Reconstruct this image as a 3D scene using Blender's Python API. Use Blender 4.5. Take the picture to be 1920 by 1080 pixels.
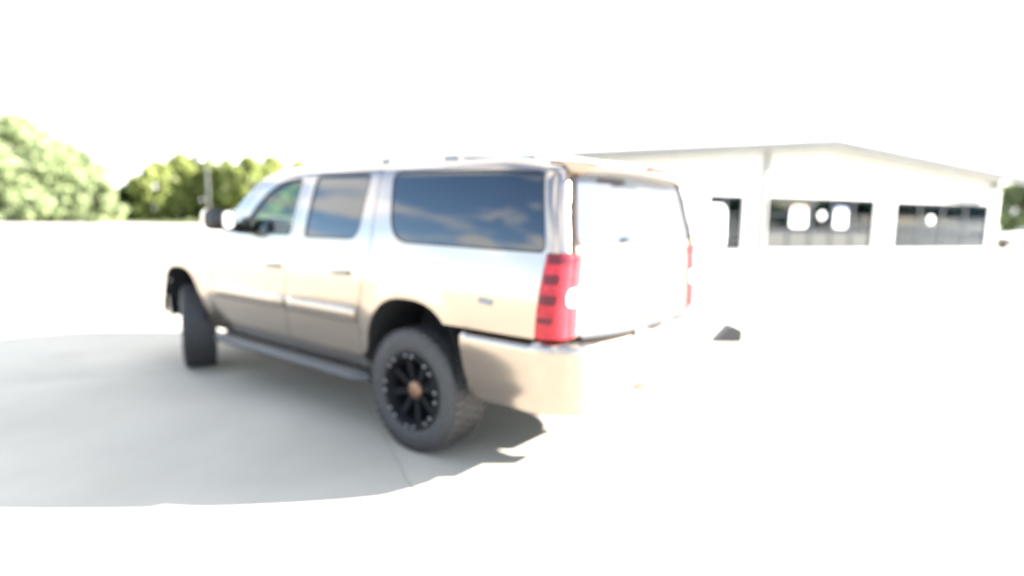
import bpy, bmesh, math, random
from mathutils import Vector, Matrix
from mathutils.geometry import delaunay_2d_cdt
random.seed(7)
for o in list(bpy.data.objects): bpy.data.objects.remove(o)
S = bpy.context.scene
COL = S.collection

# ------------------------------------------------------------------ camera
PITCH, ROLL, CAM_H = 0.1226, 0.018, 1.587
cam_d = bpy.data.cameras.new('camera'); cam = bpy.data.objects.new('camera', cam_d); COL.objects.link(cam)
cam_d.sensor_width = 36.0; cam_d.lens = 36.0 * 1120 / 1920
cam_d.clip_start = 0.05; cam_d.clip_end = 6000
fw = Vector((0, math.cos(PITCH), -math.sin(PITCH)))
upp = Vector((0, math.sin(PITCH), math.cos(PITCH)))
rt = Vector((math.cos(ROLL), 0, 0)) + math.sin(ROLL) * upp
upv = math.cos(ROLL) * upp - Vector((math.sin(ROLL), 0, 0))
cam.matrix_world = Matrix(((rt.x, upv.x, -fw.x, 0), (rt.y, upv.y, -fw.y, 0), (rt.z, upv.z, -fw.z, CAM_H), (0, 0, 0, 1)))
cam_d.dof.use_dof = True
cam_d.dof.focus_distance = 1.6
cam_d.dof.aperture_fstop = 0.76
cam_d.dof.aperture_blades = 0
S.camera = cam

# ------------------------------------------------------------------ world, sun, exposure
SUN_EL = math.radians(23)
sun_az = Vector((0.998, 0.065, 0)).normalized()          # towards the sun, on the ground
sd = Vector((sun_az.x * math.cos(SUN_EL), sun_az.y * math.cos(SUN_EL), math.sin(SUN_EL)))
W = bpy.data.worlds.new('World'); S.world = W; W.use_nodes = True
nt = W.node_tree; nt.nodes.clear()
def N(t, **k):
    n = nt.nodes.new(t)
    for a, b in k.items(): setattr(n, a, b)
    return n
sky = N('ShaderNodeTexSky', sky_type='NISHITA', sun_disc=False)
sky.sun_elevation = SUN_EL; sky.sun_rotation = math.atan2(sun_az.x, sun_az.y)
sky.air_density = 1.0; sky.dust_density = 0.3; sky.ozone_density = 2.5
tc = N('ShaderNodeTexCoord'); sep = N('ShaderNodeSeparateXYZ'); nt.links.new(tc.outputs['Generated'], sep.inputs[0])
zz = N('ShaderNodeMath', operation='MAXIMUM'); zz.inputs[1].default_value = 0.0; nt.links.new(sep.outputs[2], zz.inputs[0])
za = N('ShaderNodeMath', operation='ADD'); za.inputs[1].default_value = 0.16; nt.links.new(zz.outputs[0], za.inputs[0])
dx = N('ShaderNodeMath', operation='DIVIDE'); nt.links.new(sep.outputs[0], dx.inputs[0]); nt.links.new(za.outputs[0], dx.inputs[1])
dy = N('ShaderNodeMath', operation='DIVIDE'); nt.links.new(sep.outputs[1], dy.inputs[0]); nt.links.new(za.outputs[0], dy.inputs[1])
cmb = N('ShaderNodeCombineXYZ'); nt.links.new(dx.outputs[0], cmb.inputs[0]); nt.links.new(dy.outputs[0], cmb.inputs[1])
nz = N('ShaderNodeTexNoise', noise_dimensions='4D'); nz.inputs['W'].default_value = 29.6; nz.inputs['Scale'].default_value = 2.3; nz.inputs['Detail'].default_value = 7; nz.inputs['Roughness'].default_value = 0.52
nz.inputs['Distortion'].default_value = 0.25
nt.links.new(cmb.outputs[0], nz.inputs['Vector'])
bank = N('ShaderNodeMapRange'); bank.inputs[1].default_value = 0.35; bank.inputs[2].default_value = 0.80; bank.inputs[3].default_value = 0.0; bank.inputs[4].default_value = 0.30
nt.links.new(sep.outputs[1], bank.inputs[0])                       # a bank of cloud ahead, scattered cloud elsewhere
cov = N('ShaderNodeMath', operation='ADD'); nt.links.new(nz.outputs[0], cov.inputs[0]); nt.links.new(bank.outputs[0], cov.inputs[1])
cr = N('ShaderNodeValToRGB'); cr.color_ramp.elements[0].position = 0.475; cr.color_ramp.elements[1].position = 0.60
nt.links.new(cov.outputs[0], cr.inputs[0])
mixc = N('ShaderNodeMix', data_type='RGBA')
CLOUD = (6.6, 6.6, 6.5, 1)
mixc.inputs['B'].default_value = CLOUD
nt.links.new(cr.outputs[0], mixc.inputs['Factor']); nt.links.new(sky.outputs[0], mixc.inputs['A'])
bg = N('ShaderNodeBackground'); bg.inputs['Strength'].default_value = 0.056
out = N('ShaderNodeOutputWorld')
nt.links.new(mixc.outputs['Result'], bg.inputs['Color']); nt.links.new(bg.outputs[0], out.inputs[0])

sl = bpy.data.lights.new('sun', 'SUN'); sl.energy = 5.0; sl.angle = math.radians(0.53); sl.color = (1.0, 0.955, 0.89)
so = bpy.data.objects.new('sun', sl); COL.objects.link(so); so.location = sd * 60
so.rotation_euler = sd.to_track_quat('Z', 'Y').to_euler()

S.view_settings.view_transform = 'Standard'; S.view_settings.look = 'None'
S.view_settings.exposure = 3.42; S.view_settings.gamma = 1.0; S.view_settings.use_curve_mapping = False

# ------------------------------------------------------------------ materials
def mat(name, col, rough=0.6, metal=0.0, ior=1.45, coat=0.0, noise=0.0, nscale=20.0, bump=0.0, bscale=200.0, trans=0.0, spec=None):
    m = bpy.data.materials.new(name); m.use_nodes = True
    t = m.node_tree; p = t.nodes['Principled BSDF']
    p.inputs['Base Color'].default_value = (*col, 1); p.inputs['Roughness'].default_value = rough
    p.inputs['Metallic'].default_value = metal; p.inputs['IOR'].default_value = ior
    p.inputs['Coat Weight'].default_value = coat; p.inputs['Coat Roughness'].default_value = 0.04
    p.inputs['Transmission Weight'].default_value = trans
    if spec is not None: p.inputs['Specular IOR Level'].default_value = spec
    if noise:
        c = t.nodes.new('ShaderNodeTexCoord'); n = t.nodes.new('ShaderNodeTexNoise'); n.inputs['Scale'].default_value = nscale; n.inputs['Detail'].default_value = 6
        t.links.new(c.outputs['Object'], n.inputs['Vector'])
        r = t.nodes.new('ShaderNodeMapRange'); r.inputs[3].default_value = 1 - noise; r.inputs[4].default_value = 1 + noise
        r.inputs[1].default_value = 0.3; r.inputs[2].default_value = 0.7
        t.links.new(n.outputs[0], r.inputs[0])
        x = t.nodes.new('ShaderNodeVectorMath'); x.operation = 'SCALE'; x.inputs[0].default_value = col
        t.links.new(r.outputs[0], x.inputs['Scale']); t.links.new(x.outputs[0], p.inputs['Base Color'])
    if bump:
        c = t.nodes.new('ShaderNodeTexCoord'); n = t.nodes.new('ShaderNodeTexNoise'); n.inputs['Scale'].default_value = bscale; n.inputs['Detail'].default_value = 3
        t.links.new(c.outputs['Object'], n.inputs['Vector'])
        b = t.nodes.new('ShaderNodeBump'); b.inputs['Strength'].default_value = bump; b.inputs['Distance'].default_value = 0.01
        t.links.new(n.outputs[0], b.inputs['Height']); t.links.new(b.outputs[0], p.inputs['Normal'])
    return m
def clear_glass(name, tint, refl=0.10):
    m = bpy.data.materials.new(name); m.use_nodes = True; t = m.node_tree; t.nodes.clear()
    o = t.nodes.new('ShaderNodeOutputMaterial'); tr = t.nodes.new('ShaderNodeBsdfTransparent'); tr.inputs[0].default_value = (*tint, 1)
    g = t.nodes.new('ShaderNodeBsdfGlossy'); g.inputs['Roughness'].default_value = 0.02
    f = t.nodes.new('ShaderNodeFresnel'); ge = t.nodes.new('ShaderNodeNewGeometry'); mr = t.nodes.new('ShaderNodeMapRange')
    mr.inputs[3].default_value = 1.5; mr.inputs[4].default_value = 1 / 1.5       # same reflection from either side of the sheet
    t.links.new(ge.outputs['Backfacing'], mr.inputs[0]); t.links.new(mr.outputs[0], f.inputs[0])
    x = t.nodes.new('ShaderNodeMixShader'); t.links.new(f.outputs[0], x.inputs[0]); t.links.new(tr.outputs[0], x.inputs[1]); t.links.new(g.outputs[0], x.inputs[2])
    t.links.new(x.outputs[0], o.inputs[0]); return m

M = {}
M['concrete'] = mat('concrete', (0.375, 0.35, 0.298), 0.85, noise=0.10, nscale=0.9, bump=0.25, bscale=60)
M['joint'] = mat('joint_filler', (0.33, 0.31, 0.27), 0.9)
M['grass'] = mat('grass', (0.10, 0.13, 0.035), 0.9, noise=0.3, nscale=0.6)
M['paint'] = mat('champagne_paint', (0.33, 0.275, 0.228), 0.17, metal=0.90, coat=1.0, noise=0.02, nscale=900)
M['black_plastic'] = mat('black_plastic', (0.022, 0.023, 0.026), 0.5, noise=0.15, nscale=40)
M['step_plastic'] = mat('step_plastic', (0.05, 0.052, 0.058), 0.42)
M['rack_foot'] = mat('rack_foot', (0.17, 0.18, 0.19), 0.45)
M['rubber'] = mat('tyre_rubber', (0.031, 0.031, 0.034), 0.62, noise=0.2, nscale=30)
M['seal'] = mat('window_seal', (0.012, 0.012, 0.014), 0.55)
M['liner'] = mat('wheel_liner', (0.012, 0.013, 0.015), 0.8)
M['rim'] = mat('black_rim', (0.005, 0.006, 0.008), 0.6, spec=0.15)
M['bolt'] = mat('rim_bolt', (0.22, 0.22, 0.22), 0.4, metal=1.0)
M['cap'] = mat('hub_cap', (0.20, 0.12, 0.08), 0.4, metal=0.7)
M['chrome'] = mat('chrome', (0.78, 0.78, 0.80), 0.12, metal=1.0)
M['rail'] = mat('rack_aluminium', (0.62, 0.63, 0.65), 0.35, metal=0.9)
M['privacy'] = mat('privacy_glass', (0.0012, 0.0015, 0.002), 0.015, ior=1.78)
M['rear_glass'] = mat('dusty_rear_glass', (0.045, 0.05, 0.06), 0.10, ior=1.5)
M['front_glass'] = clear_glass('tinted_clear_glass', (0.66, 0.85, 0.70))
M['mirror'] = mat('mirror_glass', (0.9, 0.92, 0.93), 0.02, metal=1.0)
M['red_lens'] = mat('red_lens', (0.34, 0.024, 0.034), 0.15, spec=0.25, noise=0.2, nscale=25)
M['dark_red'] = mat('dark_red_reflector', (0.09, 0.012, 0.02), 0.25, spec=0.3)
M['clear_lens'] = mat('clear_lens', (0.8, 0.8, 0.78), 0.1, coat=1.0)
M['cloth'] = mat('seat_cloth', (0.06, 0.055, 0.05), 0.9, noise=0.15, nscale=60)
M['trim'] = mat('interior_trim', (0.10, 0.085, 0.07), 0.75)
M['dark_trim'] = mat('dash_trim', (0.02, 0.022, 0.026), 0.6)
M['plate'] = mat('licence_plate', (0.75, 0.75, 0.72), 0.5)
M['wall'] = mat('white_metal_wall', (0.50, 0.50, 0.485), 0.7, noise=0.04, nscale=0.5)
M['roof'] = mat('pale_metal_roof', (0.55, 0.55, 0.53), 0.45, noise=0.05, nscale=1.0)
M['fascia'] = mat('grey_fascia', (0.075, 0.078, 0.076), 0.8, noise=0.08, nscale=1.0, spec=0.1)
M['spout'] = mat('grey_downspout', (0.12, 0.12, 0.115), 0.8, spec=0.1)
M['frame'] = mat('door_frame', (0.035, 0.04, 0.048), 0.7, spec=0.1)
M['door_panel'] = mat('pale_door_panel', (0.075, 0.076, 0.072), 0.8, spec=0.1)
M['shop_glass'] = clear_glass('shop_glass', (0.58, 0.68, 0.76))
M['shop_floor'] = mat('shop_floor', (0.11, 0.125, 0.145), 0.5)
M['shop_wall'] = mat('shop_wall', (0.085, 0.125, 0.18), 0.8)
M['white_paint'] = mat('white_car_paint', (0.80, 0.80, 0.80), 0.3, coat=1.0)
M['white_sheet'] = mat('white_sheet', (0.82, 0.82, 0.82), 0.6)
M['red_band'] = mat('red_band', (0.6, 0.13, 0.06), 0.6)
M['blue_band'] = mat('blue_band', (0.08, 0.13, 0.5), 0.6)
M['pole'] = mat('galvanised_pole', (0.09, 0.092, 0.09), 0.7, spec=0.2)
M['bark'] = mat('bark', (0.10, 0.075, 0.055), 0.9, noise=0.3, nscale=6)
M['car_glass'] = mat('car_glass', (0.01, 0.012, 0.014), 0.03, ior=1.6)
def leaf_mat(name, col):
    m = bpy.data.materials.new(name); m.use_nodes = True; t = m.node_tree; t.nodes.clear()
    o = t.nodes.new('ShaderNodeOutputMaterial'); d = t.nodes.new('ShaderNodeBsdfDiffuse'); tr = t.nodes.new('ShaderNodeBsdfTranslucent')
    g = t.nodes.new('ShaderNodeNewGeometry'); r = t.nodes.new('ShaderNodeMapRange'); r.inputs[3].default_value = 0.6; r.inputs[4].default_value = 1.5
    t.links.new(g.outputs['Random Per Island'], r.inputs[0])
    for sh, k in ((d, 1.0), (tr, 1.0)):
        x = t.nodes.new('ShaderNodeVectorMath'); x.operation = 'SCALE'; x.inputs[0].default_value = [c * k for c in col]
        t.links.new(r.outputs[0], x.inputs['Scale']); t.links.new(x.outputs[0], sh.inputs[0])
    mx = t.nodes.new('ShaderNodeMixShader'); mx.inputs[0].default_value = 0.45
    t.links.new(d.outputs[0], mx.inputs[1]); t.links.new(tr.outputs[0], mx.inputs[2]); t.links.new(mx.outputs[0], o.inputs[0]); return m
M['leaf_a'] = leaf_mat('leaf_mid', (0.235, 0.265, 0.092))
M['leaf_b'] = leaf_mat('leaf_pale', (0.25, 0.295, 0.155))
M['leaf_c'] = leaf_mat('leaf_dark', (0.05, 0.07, 0.035))

# ------------------------------------------------------------------ helpers
def link(name, me, m=None, parent=None):
    if m is not None and not len(me.materials): me.materials.append(m)
    o = bpy.data.objects.new(name, me); COL.objects.link(o)
    if parent: o.parent = parent
    return o
def tag(o, label=None, cat=None, group=None, kind=None):
    if label: o['label'] = label
    if cat: o['category'] = cat
    if group: o['group'] = group
    if kind: o['kind'] = kind
    return o
def empty(name, loc=(0, 0, 0), rz=0.0):
    o = bpy.data.objects.new(name, None); COL.objects.link(o); o.location = loc; o.rotation_euler = (0, 0, rz); o.empty_display_size = 0.1; return o
def bm_obj(name, bm, m, parent=None, smooth=False, bevel=0.0):
    if bevel:
        bmesh.ops.bevel(bm, geom=bm.edges[:], offset=bevel, segments=2, affect='EDGES', profile=0.5)
    bmesh.ops.recalc_face_normals(bm, faces=bm.faces[:])
    me = bpy.data.meshes.new(name); bm.to_mesh(me); bm.free()
    if smooth:
        for f in me.polygons: f.use_smooth = True
    return link(name, me, m, parent)
def box(bm, x0, x1, y0, y1, z0, z1):
    v = [bm.verts.new((x, y, z)) for x in (x0, x1) for y in (y0, y1) for z in (z0, z1)]
    for q in ((0, 1, 3, 2), (4, 6, 7, 5), (0, 4, 5, 1), (2, 3, 7, 6), (0, 2, 6, 4), (1, 5, 7, 3)): bm.faces.new([v[i] for i in q])
    return v
def box_obj(name, b, m, parent=None, bevel=0.0):
    bm = bmesh.new(); box(bm, *b); return bm_obj(name, bm, m, parent, bevel=bevel)
def tube(bm, pts, r, seg=10, close=True):
    pts = [Vector(p) for p in pts]; rings = []
    rr = r if isinstance(r, (list, tuple)) else [r] * len(pts)
    for i, p in enumerate(pts):
        d = (pts[min(i + 1, len(pts) - 1)] - pts[max(i - 1, 0)]).normalized()
        a = d.cross(Vector((0, 0, 1)) if abs(d.z) < 0.9 else Vector((1, 0, 0))).normalized(); b = d.cross(a)
        rings.append([bm.verts.new(p + rr[i] * (math.cos(t) * a + math.sin(t) * b)) for t in [2 * math.pi * k / seg for k in range(seg)]])
    for A, B in zip(rings, rings[1:]):
        for k in range(seg): bm.faces.new((A[k], A[(k + 1) % seg], B[(k + 1) % seg], B[k]))
    if close: bm.faces.new(rings[0][::-1]); bm.faces.new(rings[-1])
def lathe(bm, prof, seg=64, closed=False):
    """revolve (radius, y) about the y axis"""
    rings = [[bm.verts.new((r * math.cos(2 * math.pi * k / seg), y, r * math.sin(2 * math.pi * k / seg))) for k in range(seg)] for r, y in prof]
    pr = list(zip(rings, rings[1:])) + ([(rings[-1], rings[0])] if closed else [])
    for A, B in pr:
        for k in range(seg): bm.faces.new((A[k], A[(k + 1) % seg], B[(k + 1) % seg], B[k]))
    return rings
def grid_obj(name, rows, m, parent=None, smooth=True, thick=0.0):
    """rows: equal-length lists of points"""
    bm = bmesh.new(); vs = [[bm.verts.new(p) for p in r] for r in rows]
    for a, b in zip(vs, vs[1:]):
        for k in range(len(a) - 1): bm.faces.new((a[k], a[k + 1], b[k + 1], b[k]))
    if thick:
        bmesh.ops.recalc_face_normals(bm, faces=bm.faces[:]); bmesh.ops.solidify(bm, geom=bm.faces[:], thickness=thick)
    return bm_obj(name, bm, m, parent, smooth)
def lerp(a, b, t): return a + (b - a) * t
def sstep(a, b, x):
    t = min(1, max(0, (x - a) / (b - a))); return t * t * (3 - 2 * t)
def rpoly(pts, rad, n=5):
    """polygon with rounded corners"""
    P = [Vector(p) for p in pts]; o = []
    if not isinstance(rad, (list, tuple)): rad = [rad] * len(P)
    for i, p in enumerate(P):
        a, b, r = P[i - 1], P[(i + 1) % len(P)], rad[i]
        if r <= 0: o.append(p); continue
        da, db = (a - p).normalized(), (b - p).normalized()
        k = min(r, 0.45 * (a - p).length, 0.45 * (b - p).length)
        A, B = p + da * k, p + db * k
        for j in range(n + 1):
            t = j / n; o.append((1 - t) ** 2 * A + 2 * t * (1 - t) * p + t * t * B)
    return o
def dens(P, step):
    o = []
    for i, p in enumerate(P):
        p, q = Vector(p), Vector(P[(i + 1) % len(P)])
        n = max(1, int(math.ceil((q - p).length / step)))
        o += [p.lerp(q, k / n) for k in range(n)]
    return o
def inside(P, x, y):
    c = False; j = len(P) - 1
    for i in range(len(P)):
        yi, yj = P[i][1], P[j][1]
        if (yi > y) != (yj > y) and x < (P[j][0] - P[i][0]) * (y - yi) / (yj - yi) + P[i][0]: c = not c
        j = i
    return c
def grow(P, d):
    """offset a polygon outwards by d"""
    P = [Vector(p) for p in P]; A = sum(P[i - 1].x * P[i].y - P[i].x * P[i - 1].y for i in range(len(P)))
    sg = 1 if A > 0 else -1; o = []
    for i, p in enumerate(P):
        e = (P[(i + 1) % len(P)] - P[i - 1]).normalized(); o.append(p + sg * d * Vector((e.y, -e.x)))
    return o
def panel(name, outer, holes, surf, m, parent, offset=0.0, depth=0.022, step=0.06, mirror=False, both=False):
    """a curved panel: outline and holes in surface coordinates, mapped by surf(a, b) -> point (left side, y = -v)"""
    O = dens(outer, step); H = [dens(h, step) for h in holes]
    V = []; E = []
    for L in [O] + H:
        b = len(V); V += L; E += [(b + i, b + (i + 1) % len(L)) for i in range(len(L))]
    x0, x1 = min(p[0] for p in O), max(p[0] for p in O); y0, y1 = min(p[1] for p in O), max(p[1] for p in O)
    nb = len(V); bp = [Vector(v) for v in V]
    nx, ny = int((x1 - x0) / step) + 1, int((y1 - y0) / step) + 1
    for i in range(nx + 1):
        for j in range(ny + 1):
            x = x0 + (i + 0.5 * (j % 2)) * step; y = y0 + j * step
            if inside(O, x, y) and not any(inside(h, x, y) for h in H):
                q = Vector((x, y))
                if min((q - b).length_squared for b in bp) > (0.45 * step) ** 2: V.append(q)
    vs, es, fs, ov, oe, of = delaunay_2d_cdt([Vector((v[0], v[1])) for v in V], E, [], 0, 1e-6)
    tri = []
    for f in fs:
        cx = sum(vs[i].x for i in f) / 3; cy = sum(vs[i].y for i in f) / 3
        if inside(O, cx, cy) and not any(inside(h, cx, cy) for h in H): tri.append(f)
    def nrm(x, y):
        e = 0.004
        a = Vector(surf(x + e, y)) - Vector(surf(x - e, y)); b = Vector(surf(x, y + e)) - Vector(surf(x, y - e))
        return a.cross(b).normalized()
    Nn = [nrm(v.x, v.y) for v in vs]; P3 = [Vector(surf(v.x, v.y)) + n * offset for v, n in zip(vs, Nn)]
    ec = {}
    for f in tri:
        for a, b in ((f[0], f[1]), (f[1], f[2]), (f[2], f[0])): ec[(a, b)] = 1
    verts = []; faces = []; ln = []
    def emit(flip):
        base = len(verts)
        sg = -1 if flip else 1
        fl = lambda p: Vector((p.x, p.y * sg, p.z))
        verts.extend(fl(p) for p in P3)
        for f in tri:
            ff = [base + i for i in f]; nn = [fl(Nn[i]) for i in f]
            if flip: ff.reverse(); nn.reverse()
            faces.append(ff); ln.extend(nn)
        if depth:
            for (a, b) in ec:
                if (b, a) in ec: continue
                k = len(verts)
                q = [P3[a], P3[b], P3[b] - Nn[b] * depth, P3[a] - Nn[a] * depth]
                q = [fl(p) for p in q]
                if not flip: q.reverse()
                n = (q[1] - q[0]).cross(q[2] - q[0]).normalized()
                verts.extend(q); faces.append([k, k + 1, k + 2, k + 3]); ln.extend([n] * 4)
    if both: emit(False); emit(True)
    else: emit(mirror)
    me = bpy.data.meshes.new(name); me.from_pydata([tuple(v) for v in verts], [], faces)
    for f in me.polygons: f.use_smooth = True
    me.normals_split_custom_set([tuple(n) for n in ln])
    return link(name, me, m, parent)

# ------------------------------------------------------------------ ground
def sheet(name, pts, z, m, kind='structure', parent=None):
    me = bpy.data.meshes.new(name); me.from_pydata([(x, y, z) for x, y in pts], [], [list(range(len(pts)))])
    o = link(name, me, m, parent)
    if kind and not parent: o['kind'] = kind
    return o
ground = sheet('ground', [(-3000, -3000), (3000, -3000), (3000, 3000), (-3000, 3000)], -0.07, M['concrete'])
pav_ang = math.atan2(-1.50, 0.62)
pd = Vector((math.cos(pav_ang), math.sin(pav_ang))); pn = Vector((-pd.y, pd.x))
pav = empty('pavement', (-0.55, 3.28, 0), pav_ang); pav['kind'] = 'structure'
SL, SW, GAP = 5.4, 4.2, 0.005
fill = box_obj('joint_filler', (-5.6 * SL, 5.6 * SL, -6 * SW, 6 * SW, -0.066, -0.006), M['joint'], pav)
sm = None
for i in range(-6, 6):
    for j in range(-6, 6):
        if sm is None:
            bm = bmesh.new(); box(bm, GAP / 2, SL - GAP / 2, GAP / 2, SW - GAP / 2, -0.06, 0)
            bmesh.ops.bevel(bm, geom=[e for e in bm.edges if all(v.co.z > -0.001 for v in e.verts)], offset=0.003, segments=2, affect='EDGES')
            bmesh.ops.recalc_face_normals(bm, faces=bm.faces[:])
            sm = bpy.data.meshes.new('slab'); bm.to_mesh(sm); bm.free(); sm.materials.append(M['concrete'])
        o = bpy.data.objects.new('slab', sm); COL.objects.link(o); o.parent = pav; o.location = (i * SL + 2.1, j * SW, random.uniform(-0.0015, 0.0015))
sheet('lawn', [(-260, 57), (14, 64), (14, 110), (-260, 110)], 0.03, M['grass'])
sheet('lawn', [(30, 42), (120, 30), (120, 70), (30, 70)], 0.03, M['grass'])

# ------------------------------------------------------------------ the estate car: surfaces
CX, CY, YAW = -2.657, 6.6325, 0.66286
car = empty('suv', (CX, CY, 0), -YAW)
tag(car, 'long champagne estate SUV with black wheels and roof rack turning on the pavement', 'car')
def curve(pts):
    s = [pts[0][1]]
    for a, b in zip(pts, pts[1:]): s.append(s[-1] + math.hypot(b[0] - a[0], b[1] - a[1]))
    # s equals height as long as the wall is near upright
    return s, pts
CAB = [(.890, .42), (.948, .58), (.984, .77), (1.0, .95), (.996, 1.10), (.978, 1.24), (0.9580, 1.36), (0.9425, 1.44), (0.9249, 1.52), (0.9052, 1.60), (0.8833, 1.68), (0.8593, 1.76), (0.8331, 1.84), (.800, 1.89), (.745, 1.922), (.60, 1.945), (.30, 1.963), (0, 1.968)]
NOS = [(.890, .42), (.948, .58), (.984, .77), (1.0, .95), (.995, 1.08), (.98, 1.18), (.945, 1.25), (.88, 1.295), (.75, 1.325), (.40, 1.362), (0, 1.372)]
def sect(P, wlim):
    T = []; s = 0
    for i, (v, w) in enumerate(P):
        if w <= wlim: s = w
        else: s += math.hypot(v - P[i - 1][0], w - P[i - 1][1])
        T.append(s)
    def ev(s):
        s = min(max(s, T[0]), T[-1]); i = 0
        while i < len(T) - 2 and s > T[i + 1]: i += 1
        h = T[i + 1] - T[i]; t = (s - T[i]) / h; r = []
        for k in (0, 1):
            def m(j):
                if j == 0: return (P[1][k] - P[0][k]) / (T[1] - T[0])
                if j == len(T) - 1: return (P[-1][k] - P[-2][k]) / (T[-1] - T[-2])
                return (P[j + 1][k] - P[j - 1][k]) / (T[j + 1] - T[j - 1])
            a, b = P[i][k], P[i + 1][k]
            r.append((2*t**3 - 3*t*t + 1) * a + (t**3 - 2*t*t + t) * h * m(i) + (-2*t**3 + 3*t*t) * b + (t**3 - t*t) * h * m(i + 1))
        return r
    return ev, T
cab, CT = sect(CAB, 1.84); nos, NT = sect(NOS, 1.18)
RC = 0.10
def U0(w): return 4.345 - 0.115 * max(0, w - 1.36) / 0.56 if w > 1.36 else 4.345
def flare(u, w):
    f = 0
    for uc in (0, 3.30):
        d = math.hypot((u - uc) / 0.62, (w - 0.40) / 0.80)
        f = max(f, 0.012 * (1 - sstep(0.80, 1.0, d)))
    return f
def SK(u, s):
    """side and roof skin of the cabin and nose; u past the rear corner wraps round it"""
    v, w = cab(s)
    nb = 1 - sstep(0.45, 0.85, u)
    if nb > 0 and s < NT[-1]:
        v2, w2 = nos(s); v, w = lerp(v, v2, nb), lerp(w, w2, nb)
    if u < 0.6 and w > 0.95: w -= 0.07 * ((0.6 - u) / 1.3) * (w - 0.95) / 0.4
    if u < 0: v *= 1 - 0.05 * (u / 0.6) ** 2
    u0 = U0(w)
    if u > 3.9: v -= 0.012 * ((min(u, u0) - 3.9) / 0.4) ** 2
    v += flare(u, w)
    if u > u0:
        a = (u - u0) / RC
        if a < math.pi / 2: u = u0 + RC * math.sin(a); v -= RC * (1 - math.cos(a))
        else: u = u0 + RC; v -= RC + (a - math.pi / 2) * RC
    # crown of the roof along its length
    if s > 1.84 and nb == 0: w += 0.012 * (1 - ((u - 2.9) / 1.6) ** 2) * min(1, (s - 1.84) / 0.15)
    if s > 1.80 and u > 3.9: w -= .05 * sstep(3.9, 4.45, u) * min(1, (s - 1.80) / .12)
    return (u, -v, w)
def BMP(u, w):
    """rear bumper skin"""
    P = [(.78, .406), (.84, .416), (.88, .434), (.915, .463), (.946, .535), (.972, .64), (.992, .77), (.992, .86), (.97, .895), (.90, .91)]
    i = 0
    while i < len(P) - 2 and w > P[i + 1][1]: i += 1
    t = (w - P[i][1]) / (P[i + 1][1] - P[i][1]); v = lerp(P[i][0], P[i + 1][0], t); R = 0.26
    inset = 0.99 - v
    u0 = 4.285 - inset * 0.6
    if u > u0:
        a = (u - u0) / R
        if a < math.pi / 2: u = u0 + R * math.sin(a); v -= R * (1 - math.cos(a))
        else: u = u0 + R + 0.0; v -= R + (a - math.pi / 2) * R; 
        if a >= math.pi / 2: u += 0.03 * max(0, 1 - (v / 0.7) ** 2)
    return (u, -v, w)
def arch(uc, hw=0.455, top=1.035, base=0.40, n=22, ex=2.6, f=1.0, wmin_f=0.5, wmin_r=0.5):
    """outline of a wheel arch from the front foot to the rear foot"""
    o = []
    for k in range(n + 1):
        t = math.pi - math.pi * k / n
        c, s = math.cos(t), math.sin(t)
        x = hw * math.copysign(abs(c) ** (2 / ex), c); z = base + (top - base) * abs(s) ** (2 / ex)
        lim = wmin_f if x < 0 else wmin_r
        if z >= lim: o.append(Vector((uc + x, z)))
    return o

# ---- side panels
A_R = arch(3.30, wmin_f=0.56, wmin_r=0.905); A_F = arch(0.0, wmin_f=0.56, wmin_r=0.50)
QW = rpoly([(2.985, 1.855), (3.09, 1.40), (4.32, 1.392), (4.225, 1.83)], [.07, .16, .03, .03])
FW = rpoly([(1.10, 1.395), (1.88, 1.405), (1.90, 1.835), (1.62, 1.815), (1.40, 1.70)], [.02, .03, .03, .12, .14])
RW = rpoly([(2.085, 1.395), (2.72, 1.405), (2.738, 1.85), (2.105, 1.848)], [.03, .10, .05, .04])
seam_b = [(1.83, .565), (1.865, 1.0), (1.925, 1.38), (1.985, 1.872)]
front_edge = [(1.56, 1.87), (1.30, 1.765), (.98, 1.475), (.80, 1.345), (.655, 1.24), (.645, .565)]
FD = [Vector(p) for p in seam_b] + [Vector(p) for p in front_edge]
seam_c = [(2.845, 1.872), (2.875, 1.39), (2.82, 1.06), (2.775, .86), (2.775, .565)]
RD = [Vector((p[0] + .008, p[1])) for p in seam_b][::-1] + [Vector((1.838, .565))] * 0 + [Vector(p) for p in seam_c][::-1] * 0
RD = [Vector((p[0] + .008, p[1])) for p in seam_b] + [Vector(p) for p in seam_c]
body = [Vector((.70, 1.352)), Vector((1.14, 1.735)), Vector((1.335, 1.865)), Vector((1.47, 1.915))]
body += [Vector((4.22, 1.915)), Vector((U0(1.86) + RC * 1.571, 1.90))] + [Vector((U0(cab(x)[1]) + RC * 1.571, x)) for x in (1.86, 1.80, 1.7, 1.6, 1.5, 1.385)] + [Vector((4.34, 1.382)), Vector((4.315, 1.15)), Vector((4.30, .912))]
body += A_R[::-1]
body += [Vector((2.783, .565)), Vector((2.783, .858)), Vector((2.828, 1.056)), Vector((2.883, 1.388)), Vector((2.853, 1.88))]
body += [Vector((1.56, 1.878)), Vector((1.292, 1.771)), Vector((.974, 1.482)), Vector((.80, 1.353))]
fender = A_F[::-1][:0] + [Vector((.637, .56)), Vector((.647, 1.242)), Vector((.79, 1.346)), Vector((.70, 1.348)), Vector((.645, 1.29)), Vector((.60, 1.264)), Vector((-.62, 1.262)), Vector((-.66, 1.05)), Vector((-.62, .80)), Vector((-.53, .56))] + [p for p in A_F if p.y >= .5]
fender[-1] = A_F[-1]
rocker = [Vector((.50, .47)), Vector((.50, .557)), Vector((2.86, .557)), Vector((2.86, .47))]
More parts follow.
